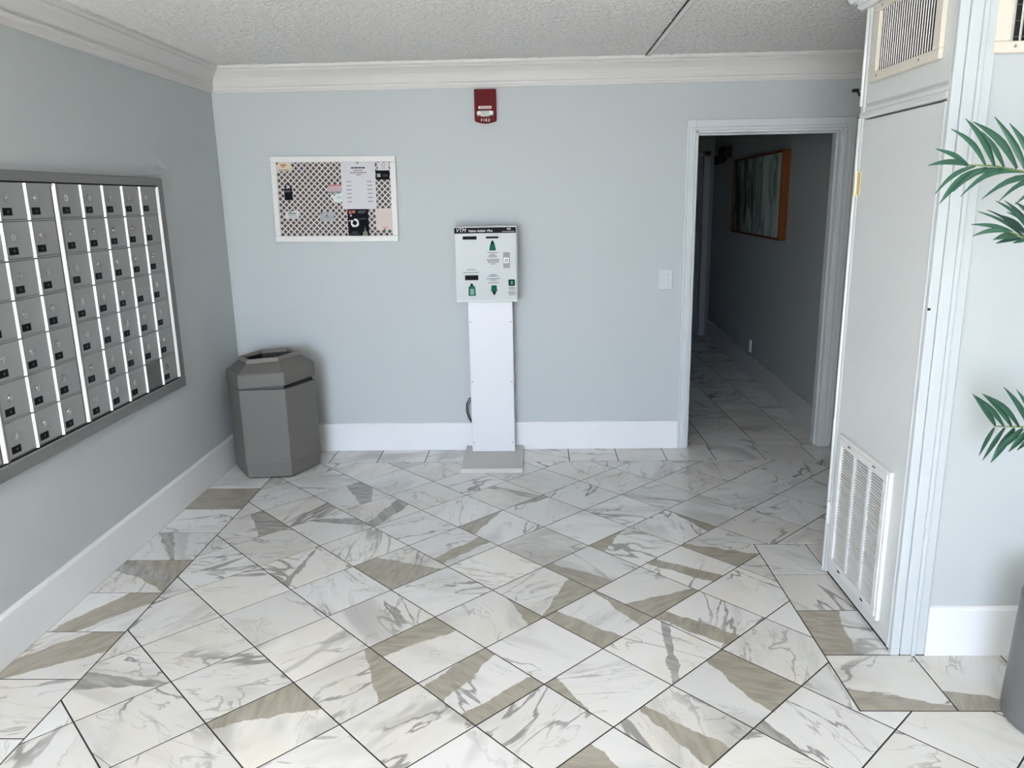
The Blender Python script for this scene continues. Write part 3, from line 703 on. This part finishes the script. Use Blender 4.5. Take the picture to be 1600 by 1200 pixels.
# ================================================================== picture and fixture in the corridor
pc = tag(empty('picture', (hw(6.93), 6.93, 1.597), (0, 0, -HA)), 'large abstract painting in an orange-brown wood frame in the corridor', 'painting')
H_, V_ = .845, .338
f = MB().box(-.062, -.002, -H_, -H_ + .022, -V_, V_).box(-.062, -.002, H_ - .022, H_, -V_, V_).box(-.062, -.002, -H_, H_, -V_, -V_ + .018).box(-.062, -.002, -H_, H_, V_ - .018, V_)
f.build('frame', M['wood'], pc, bevel=.0015)
box('canvas', M['canvas'], -.054, -.010, -H_ + .02, H_ - .02, -V_ + .016, V_ - .016, pc)
wl = tag(empty('emergency_light', (hw(8.3), 8.3, 2.03), (0, 0, -HA)), 'dark two-headed emergency light high on the corridor wall', 'light fixture')
box('housing', M['black'], -.09, 0, -.14, .14, -.05, .06, wl, bevel=.008)
for s in (-1, 1):
    MB().loft([[(-.05 - d, s * .09 + r * math.cos(a), -.07 + r * math.sin(a)) for a in [math.pi * 2 * i / 12 for i in range(12)]] for d, r in ((0, .025), (.05, .045), (.075, .05))]).build('lamp_head', M['black'], wl)
    MB().tube([(-.04, s * .09, -.05), (-.06, s * .09, -.07)], .012).build('lamp_arm', M['black'], wl)

# ================================================================== notice board and what is pinned to it
BA = -.0125
nb_ = tag(empty('notice_board', (-1.2275, YB, 1.6245), (0, -BA, 0)), 'white framed notice board with a painted lattice over brown backing', 'notice board')
w2, h2, bw = .3845, .2565, .036
f = MB().box(-w2, w2, -.026, -.002, -h2, -h2 + bw).box(-w2, w2, -.026, -.002, h2 - bw, h2).box(-w2, -w2 + bw, -.026, -.002, -h2 + bw, h2 - bw).box(w2 - bw, w2, -.026, -.002, -h2 + bw, h2 - bw)
f.build('frame', M['frame'], nb_, bevel=.003)
box('backing', M['backing'], -w2 + .02, w2 - .02, -.014, -.002, -h2 + .02, h2 - .02, nb_)
lt = MB(); ix, iz = w2 - bw, h2 - bw; pitch = .0362; sw_ = .0066
hs = sw_ / 2 * math.sqrt(2)
def strip(sgn, c, y):
    # line z = sgn*x + c clipped to the opening
    pts = []
    for off in (-hs, hs):
        seg = []
        for x in (-ix, ix):
            z = sgn * x + c + off
            seg.append((x, z))
        (xa, za), (xb, zb) = seg
        def at(z): return xa + (z - za) / (zb - za) * (xb - xa)
        if max(za, zb) < -iz or min(za, zb) > iz: return
        A, B = (xa, za), (xb, zb)
        def cl(P):
            if P[1] > iz: return (at(iz), iz)
            if P[1] < -iz: return (at(-iz), -iz)
            return P
        pts.append((cl(A), cl(B)))
    (a0, b0), (a1, b1) = pts
    if math.dist(a0, b0) < .004 or math.dist(a1, b1) < .004: return
    lt.prism([a0, b0, b1, a1], y - .0018, y, 'y')
k = -int((ix + iz) / pitch) - 1
while k * pitch < ix + iz:
    strip(1, k * pitch, -.0140); strip(-1, k * pitch + .010, -.0158); k += 1
lt.build('lattice', M['lattice'], nb_)

NY = YB - .0178
def note(name, label, corners, m, layer=0, cat='note', yoff=0, pin=None, thick=.0006, group=None):
    """a sheet pinned flat on the lattice; corners as (x, z) on the wall, clockwise from top left"""
    cx = sum(c[0] for c in corners) / 4; cz = sum(c[1] for c in corners) / 4
    t = tag(empty(name, (cx, NY - .0007 * layer, cz)), label, cat, group)
    L = [(x - cx, z - cz) for x, z in corners]
    MB().prism(L, -thick, 0, 'y').build('sheet', M[m], t)
    if pin:
        p = MB().disc((pin[0] - cx, pin[1] - cz), .0042, (-.006, -thick), 'y', 10); p.build('pin', M['black'], t, bevel=.0008)
    t['_c'] = (cx, cz); return t
def pr_rect(t, m, x0, x1, z0, z1, nm='print', y=-.0006):
    cx, cz = t['_c']; return MB().box(x0 - cx, x1 - cx, y - .0003, y, z0 - cz, z1 - cz).build(nm, M[m], t)
def pr_lines(t, m, rows, h, seed=1, nm='lettering'):
    cx, cz = t['_c']; mb = MB(); r = random.Random(seed)
    for x0, x1, z in rows: small_print(mb, x0 - cx, x1 - cx, z - cz, h, -.0006, r)
    return mb.build(nm, M[m], t)
n = note('business_card', 'cream card in the top left corner of the notice board', [(-1.572, 1.847), (-1.482, 1.849), (-1.484, 1.798), (-1.574, 1.795)], 'cardcream', cat='card', pin=(-1.567, 1.842))
pr_rect(n, 'rose', -1.548, -1.512, 1.830, 1.838); pr_rect(n, 'rose', -1.542, -1.520, 1.821, 1.827); pr_lines(n, 'olive', [(-1.565, -1.495, 1.806), (-1.560, -1.5, 1.802)], .003)
n = note('door_tag', 'small black tag with a hole hanging on the lattice at left', [(-1.538, 1.694), (-1.488, 1.695), (-1.488, 1.625), (-1.537, 1.624)], 'charcoal', cat='tag')
cx, cz = n['_c']; lp = MB()
lp.tube([(-1.530 - cx, -.001, 1.69 - cz), (-1.528 - cx, -.001, 1.712 - cz), (-1.515 - cx, -.001, 1.726 - cz), (-1.500 - cx, -.001, 1.714 - cz), (-1.496 - cx, -.001, 1.69 - cz)], .0032, 6); lp.build('hanger_loop', M['charcoal'], n)
pr_lines(n, 'greyprint', [(-1.532, -1.495, 1.682), (-1.532, -1.500, 1.675)], .004)
n = note('business_card.001', 'white card with dark heading low at the left of the notice board', [(-1.543, 1.558), (-1.455, 1.561), (-1.460, 1.511), (-1.543, 1.515)], 'paper', cat='card', pin=(-1.508, 1.556))
pr_rect(n, 'olive', -1.525, -1.475, 1.541, 1.549); pr_lines(n, 'greyprint', [(-1.525, -1.475, 1.533), (-1.520, -1.470, 1.522)], .003)
n = note('business_card.002', 'grey card with a small blue emblem below the middle of the board', [(-1.328, 1.546), (-1.240, 1.547), (-1.242, 1.492), (-1.328, 1.496)], 'cardgrey', cat='card', pin=(-1.318, 1.5445))
pr_rect(n, 'navy', -1.288, -1.281, 1.524, 1.535); pr_lines(n, 'navy', [(-1.300, -1.268, 1.518)], .003)
n = note('business_card.003', 'pink striped card half tucked behind the large white notice', [(-1.264, 1.713), (-1.181, 1.712), (-1.184, 1.662), (-1.266, 1.663)], 'cardpink', cat='card')
pr_rect(n, 'rose', -1.263, -1.182, 1.706, 1.712); pr_rect(n, 'pinkprint', -1.262, -1.20, 1.688, 1.690); pr_rect(n, 'greenlt', -1.264, -1.184, 1.664, 1.671)
n = note('business_card.004', 'tilted mint white card under the pink card beside the large notice', [(-1.254, 1.650), (-1.176, 1.662), (-1.174, 1.609), (-1.228, 1.606)], 'cardmint', 1, cat='card', pin=(-1.228, 1.651))
pr_lines(n, 'greenlt', [(-1.215, -1.185, 1.640), (-1.215, -1.185, 1.632)], .003)
n = note('notice_sheet', 'large white printed notice pinned at the top of the board', [(-1.178, 1.844), (-.967, 1.842), (-.971, 1.563), (-1.183, 1.565)], 'paper', 2, cat='notice', pin=(-1.074, 1.838))
pr_lines(n, 'blackprint', [(-1.115, -1.030, 1.809)], .0075, 3, 'heading'); pr_lines(n, 'greyprint', [(-1.102, -1.044, 1.793), (-1.122, -1.022, 1.780), (-1.085, -1.055, 1.768)], .005, 4)
pr_lines(n, 'greyprint', [(-1.150, -1.120, 1.728 - i * .0238) for i in range(6)] + [(-1.022, -.990, 1.728 - i * .0238) for i in range(6)], .0042, 5)
n = note('picture_card', 'white card with a ring emblem in the top right corner of the board', [(-.952, 1.838), (-.886, 1.838), (-.884, 1.791), (-.950, 1.790)], 'cardcream', 1, cat='card')
n.children[0].data.materials[0] = M['paper']
cx, cz = n['_c']; rg = MB(); rg.tube([(-.916 - cx + .009 * math.cos(a), -.0008, 1.822 - cz + .009 * math.sin(a)) for a in [i * math.pi / 8 for i in range(17)]], .0014, 5); rg.build('ring_emblem', M['olive'], n); pr_lines(n, 'olive', [(-.928, -.904, 1.804)], .003)
n = note('business_card.005', 'black card with a pale square pinned under the ring emblem card', [(-.966, 1.792), (-.881, 1.790), (-.883, 1.736), (-.966, 1.737)], 'charcoal', 2, cat='card', pin=(-.924, 1.741))
pr_rect(n, 'cardgrey', -.958, -.937, 1.752, 1.772); pr_lines(n, 'greyprint', [(-.925, -.892, 1.766), (-.925, -.892, 1.757)], .003)
n = note('flyer', 'black flyer with white flower wreath at the bottom of the board', [(-1.155, 1.565), (-1.026, 1.563), (-1.026, 1.399), (-1.156, 1.401)], 'charcoal', 1, cat='flyer')
cx, cz = n['_c']
pr_rect(n, 'rose', -1.146, -1.130, 1.535, 1.556); pr_rect(n, 'rose', -1.126, -1.106, 1.540, 1.556)
wr = MB()
for i in range(12):
    if i in (4,): continue
    a = i * math.pi / 6; wr.disc((-1.113 - cx + .020 * math.cos(a), 1.481 - cz + .020 * math.sin(a)), .0058 + .0012 * (i % 3), (-.0012, -.0006), 'y', 8)
wr.disc((-1.146 - cx, 1.494 - cz), .004, (-.0012, -.0006), 'y', 8)
wr.build('flower_wreath', M['whiteprint'], n)
fl = MB(); fl.disc((-1.134 - cx, 1.525 - cz), .006, (-.0012, -.0006), 'y', 8); fl.build('blossom', M['cardpale'], n)
MB().prism([(-1.068 - cx, 1.402 - cz), (-1.036 - cx, 1.402 - cz), (-1.038 - cx, 1.425 - cz), (-1.048 - cx, 1.432 - cz), (-1.052 - cx, 1.46 - cz), (-1.056 - cx, 1.43 - cz), (-1.066 - cx, 1.422 - cz)], -.0012, -.0006, 'y').build('bottle_picture', M['olive'], n)
pr_lines(n, 'greyprint', [(-1.090, -1.040, 1.552), (-1.088, -1.042, 1.546), (-1.088, -1.050, 1.54), (-1.088, -1.04, 1.505), (-1.135, -1.10, 1.425), (-1.148, -1.09, 1.414)], .0032, 8)
n = note('flyer.001', 'pale pink flyer pinned upside at the right edge of the board', [(-.982, 1.565), (-.879, 1.566), (-.880, 1.437), (-.980, 1.434)], 'cardpale', 1, cat='flyer', pin=(-.928, 1.439))
n['label'] = 'pale pink flyer at the lower right edge of the board'
pr_lines(n, 'pinkprint', [(-.950, -.905, 1.455), (-.945, -.91, 1.448)], .005, 9); pr_lines(n, 'cardcream', [(-.960, -.905, 1.54 - i * .012) for i in range(6)], .004, 10)
for o_ in COL.objects:
    if '_c' in o_: del o_['_c']

# ================================================================== potted palm at the right edge
palm = tag(empty('potted_palm', (1.608, 2.115, 0)), 'green palm with long feathery fronds in a grey planter', 'plant')
def cring(r, z, n=32): return [(r * math.cos(2 * math.pi * i / n), r * math.sin(2 * math.pi * i / n), z) for i in range(n)]
po = MB().loft([cring(.150, 0.001), cring(.163, .012), cring(.163, .05), cring(.150, .40), cring(.150, .412), cring(.132, .412), cring(.132, .37)], cap1=False)
po.build('planter', M['pot'], palm, smooth=True)
MB().loft([cring(.1335, .36), cring(.1335, .375)]).build('soil', M['soil'], palm)
tk = MB(); tk.tube([(.0, 0, .36), (.012, .01, .6), (.02, -.01, .85), (.03, 0, 1.08)], .030, 10, .7); tk.build('trunk', M['trunk'], palm, smooth=True)
PX, PY = 1.608, 2.115
def leaflet(base, tip, width, m, frond, sag=0, bulge=0, tw=.35):
    base = Vector(base); tip = Vector(tip); n = 7; d = tip - base; L = d.length
    up = Vector((0, 0, 1)); side = d.normalized().cross(Vector((0, -1, 0)))
    if side.length < .1: side = up
    side.normalize(); nrm = d.normalized().cross(side)
    vs = []; fs = []
    for i in range(n + 1):
        t = i / n; c = base + d * t + side * (bulge * math.sin(math.pi * t) * L) + up * (-sag * L * t * t + sag * L * t)
        w = width * (.30 + .70 * math.sin(min(1, t / .45) * math.pi / 2)) * (1 - max(0, (t - .42) / .58) ** 1.6) + .0006
        s2 = (side * math.cos(tw) + nrm * math.sin(tw)) * w; s3 = (side * math.cos(tw) - nrm * math.sin(tw)) * w
        vs += [c - s2 + nrm * w * .25, c, c + s3 + nrm * w * .25]
    for i in range(n):
        a = 3 * i; fs += [(a, a + 1, a + 4, a + 3), (a + 1, a + 2, a + 5, a + 4)]
    me = bpy.data.meshes.new('leaflet'); me.from_pydata([tuple(v) for v in vs], [], fs); me.materials.append(m)
    for p in me.polygons: p.use_smooth = True
    o = bpy.data.objects.new('leaflet', me); COL.objects.link(o); o.parent = frond
    md = o.modifiers.new('thick', 'SOLIDIFY'); md.thickness = .0009
    return o
def frond(path, r=.0045):
    f = MB().tube(path, r, 7, .35).build('frond', M['stem'], palm, smooth=True); return f
def W3_(x, y, z): return (x - PX, y - PY, z)
FP = [W3_(1.079, 2.020, 1.666), W3_(1.158, 2.047, 1.664), W3_(1.249, 2.073, 1.648), W3_(1.349, 2.100, 1.628), W3_(1.50, 2.12, 1.50), W3_(1.638, 2.115, 1.06)]
F1 = frond(FP[::-1])
for b, t, w_, bu, m_ in ((W3_(1.079, 2.020, 1.666), W3_(0.972, 1.974, 1.704), 0.0058, 0.05, 'leaf'),
    (W3_(1.079, 2.020, 1.666), W3_(0.951, 1.960, 1.665), 0.0065, 0.06, 'leaf'),
    (W3_(1.130, 2.036, 1.666), W3_(1.020, 2.005, 1.752), 0.0065, 0.08, 'leaf'),
    (W3_(1.157, 2.044, 1.664), W3_(1.043, 1.989, 1.774), 0.0084, 0.05, 'leaf'),
    (W3_(1.186, 2.053, 1.661), W3_(1.085, 1.989, 1.744), 0.0065, 0.03, 'leaf'),
    (W3_(1.225, 2.064, 1.657), W3_(1.087, 2.035, 1.770), 0.0097, 0.08, 'leaf'),
    (W3_(1.256, 2.073, 1.648), W3_(1.171, 2.095, 1.786), 0.0084, 0.04, 'leaf'),
    (W3_(1.292, 2.084, 1.641), W3_(1.210, 2.094, 1.769), 0.0097, 0.05, 'leaf'),
    (W3_(1.340, 2.098, 1.636), W3_(1.256, 2.104, 1.761), 0.0084, 0.05, 'leaf'),
    (W3_(1.100, 2.026, 1.664), W3_(0.985, 1.979, 1.598), 0.0058, 0.09, 'leaf'),
    (W3_(1.135, 2.037, 1.659), W3_(1.019, 2.021, 1.573), 0.0110, 0.11, 'leaf'),
    (W3_(1.181, 2.051, 1.656), W3_(1.044, 2.009, 1.602), 0.0065, 0.13, 'leaf'),
    (W3_(1.244, 2.070, 1.649), W3_(1.067, 2.017, 1.590), 0.0078, 0.14, 'leaf'),
    (W3_(1.309, 2.088, 1.633), W3_(1.127, 2.029, 1.583), 0.0078, 0.11, 'leaf'),
    (W3_(1.334, 2.095, 1.626), W3_(1.181, 2.047, 1.577), 0.0071, 0.13, 'leaf'),
    (W3_(1.367, 2.100, 1.616), W3_(1.267, 2.123, 1.566), 0.0078, 0.14, 'leaf'),
    (W3_(1.377, 2.100, 1.613), W3_(1.281, 2.113, 1.553), 0.0065, 0.14, 'leaf')): leaflet(b, t, w_, M[m_], F1, bulge=bu)
FP = [W3_(1.190, 2.000, 1.503), W3_(1.267, 2.060, 1.482), W3_(1.340, 2.120, 1.458), W3_(1.48, 2.12, 1.32), W3_(1.638, 2.115, 1.04)]
F1 = frond(FP[::-1])
for b, t, w_, bu, m_ in ((W3_(1.263, 2.060, 1.486), W3_(1.144, 2.071, 1.552), 0.0039, 0.06, 'leaf'),
    (W3_(1.256, 2.055, 1.490), W3_(1.130, 2.004, 1.557), 0.0032, 0.05, 'leaf2'),
    (W3_(1.203, 2.011, 1.502), W3_(1.095, 2.004, 1.522), 0.0052, 0.05, 'leaf'),
    (W3_(1.190, 2.000, 1.503), W3_(1.107, 2.015, 1.492), 0.0058, 0.10, 'leaf'),
    (W3_(1.230, 2.033, 1.488), W3_(1.135, 1.971, 1.485), 0.0091, 0.06, 'leaf'),
    (W3_(1.250, 2.049, 1.483), W3_(1.186, 2.046, 1.471), 0.0058, 0.05, 'leaf2'),
    (W3_(1.275, 2.071, 1.492), W3_(1.169, 2.019, 1.544), 0.0071, 0.04, 'leaf2'),
    (W3_(1.295, 2.087, 1.494), W3_(1.161, 2.026, 1.578), 0.0052, 0.06, 'leaf'),
    (W3_(1.297, 2.090, 1.504), W3_(1.230, 2.107, 1.577), 0.0045, 0.06, 'leaf2'),
    (W3_(1.292, 2.087, 1.514), W3_(1.204, 2.047, 1.549), 0.0039, 0.04, 'leaf'),
    (W3_(1.284, 2.076, 1.478), W3_(1.240, 2.064, 1.470), 0.0052, 0.04, 'leaf'),
    (W3_(1.309, 2.104, 1.533), W3_(1.264, 2.118, 1.573), 0.0052, 0.03, 'leaf2')): leaflet(b, t, w_, M[m_], F1, bulge=bu)
FP = [W3_(1.385, 2.280, 0.910), W3_(1.427, 2.260, 0.913), W3_(1.462, 2.240, 0.918), W3_(1.491, 2.220, 0.918), W3_(1.55, 2.18, 1.06), W3_(1.638, 2.115, 1.02)]
F1 = frond(FP[::-1])
for b, t, w_, bu, m_ in ((W3_(1.387, 2.279, 0.912), W3_(1.291, 2.250, 1.019), 0.0097, 0.03, 'leaf'),
    (W3_(1.406, 2.268, 0.913), W3_(1.307, 2.258, 1.010), 0.0078, 0.04, 'leaf'),
    (W3_(1.423, 2.259, 0.915), W3_(1.309, 2.232, 1.024), 0.0092, 0.05, 'leaf'),
    (W3_(1.439, 2.250, 0.917), W3_(1.292, 2.196, 1.031), 0.0078, 0.06, 'leaf'),
    (W3_(1.463, 2.236, 0.916), W3_(1.347, 2.197, 1.052), 0.0083, 0.04, 'leaf'),
    (W3_(1.483, 2.225, 0.920), W3_(1.408, 2.236, 1.035), 0.0078, 0.03, 'leaf'),
    (W3_(1.386, 2.280, 0.904), W3_(1.312, 2.214, 0.838), 0.0073, 0.02, 'leaf'),
    (W3_(1.409, 2.267, 0.908), W3_(1.317, 2.202, 0.828), 0.0083, 0.01, 'leaf'),
    (W3_(1.430, 2.255, 0.910), W3_(1.370, 2.248, 0.804), 0.0136, 0.01, 'leaf'),
    (W3_(1.449, 2.245, 0.911), W3_(1.351, 2.203, 0.851), 0.0117, 0.01, 'leaf'),
    (W3_(1.462, 2.238, 0.909), W3_(1.401, 2.221, 0.847), 0.0107, 0.01, 'leaf'),
    (W3_(1.479, 2.228, 0.904), W3_(1.415, 2.205, 0.857), 0.0087, 0.01, 'leaf')): leaflet(b, t, w_, M[m_], F1, bulge=bu)

# fronds that reach out of the picture, several added to shade the wall
prnd = random.Random(21)
for az, el, ln in ((20, 55, .7), (75, 40, .75), (-40, 48, .7), (-85, 60, .6), (-70, 30, .75), (-100, 45, .7), (-55, 65, .8), (-20, 35, .8), (0, 20, .75)):
    a = math.radians(az); pts = []
    for i in range(7):
        t = i / 6; hr = ln * t * math.cos(math.radians(el) * (1 - .5 * t)); z = 1.06 + ln * t * math.sin(math.radians(el)) - .35 * ln * t * t
        pts.append(Vector((.03 + hr * math.cos(a), hr * math.sin(a), z)))
    if any(p.y + PY > CY - .12 for p in pts): pts = [Vector((p.x, min(p.y, CY - .12 - PY), p.z)) for p in pts]
    f = frond([tuple(p) for p in pts])
    for i in range(11):
        t = .3 + .68 * i / 10; k_ = t * 6; j = min(5, int(k_)); p = pts[j].lerp(pts[j + 1], k_ - j); dr = (pts[j + 1] - pts[j]).normalized()
        for s in (-1, 1):
            sd = dr.cross(Vector((0, 0, 1))).normalized() * s
            tip = p + (dr * .75 + sd * .8 - Vector((0, 0, .25))) * (.20 * (1 - .35 * t))
            tip.y = min(tip.y, CY - .03 - PY)
            leaflet(p, tip, .009, M['leaf'], f, sag=.1)
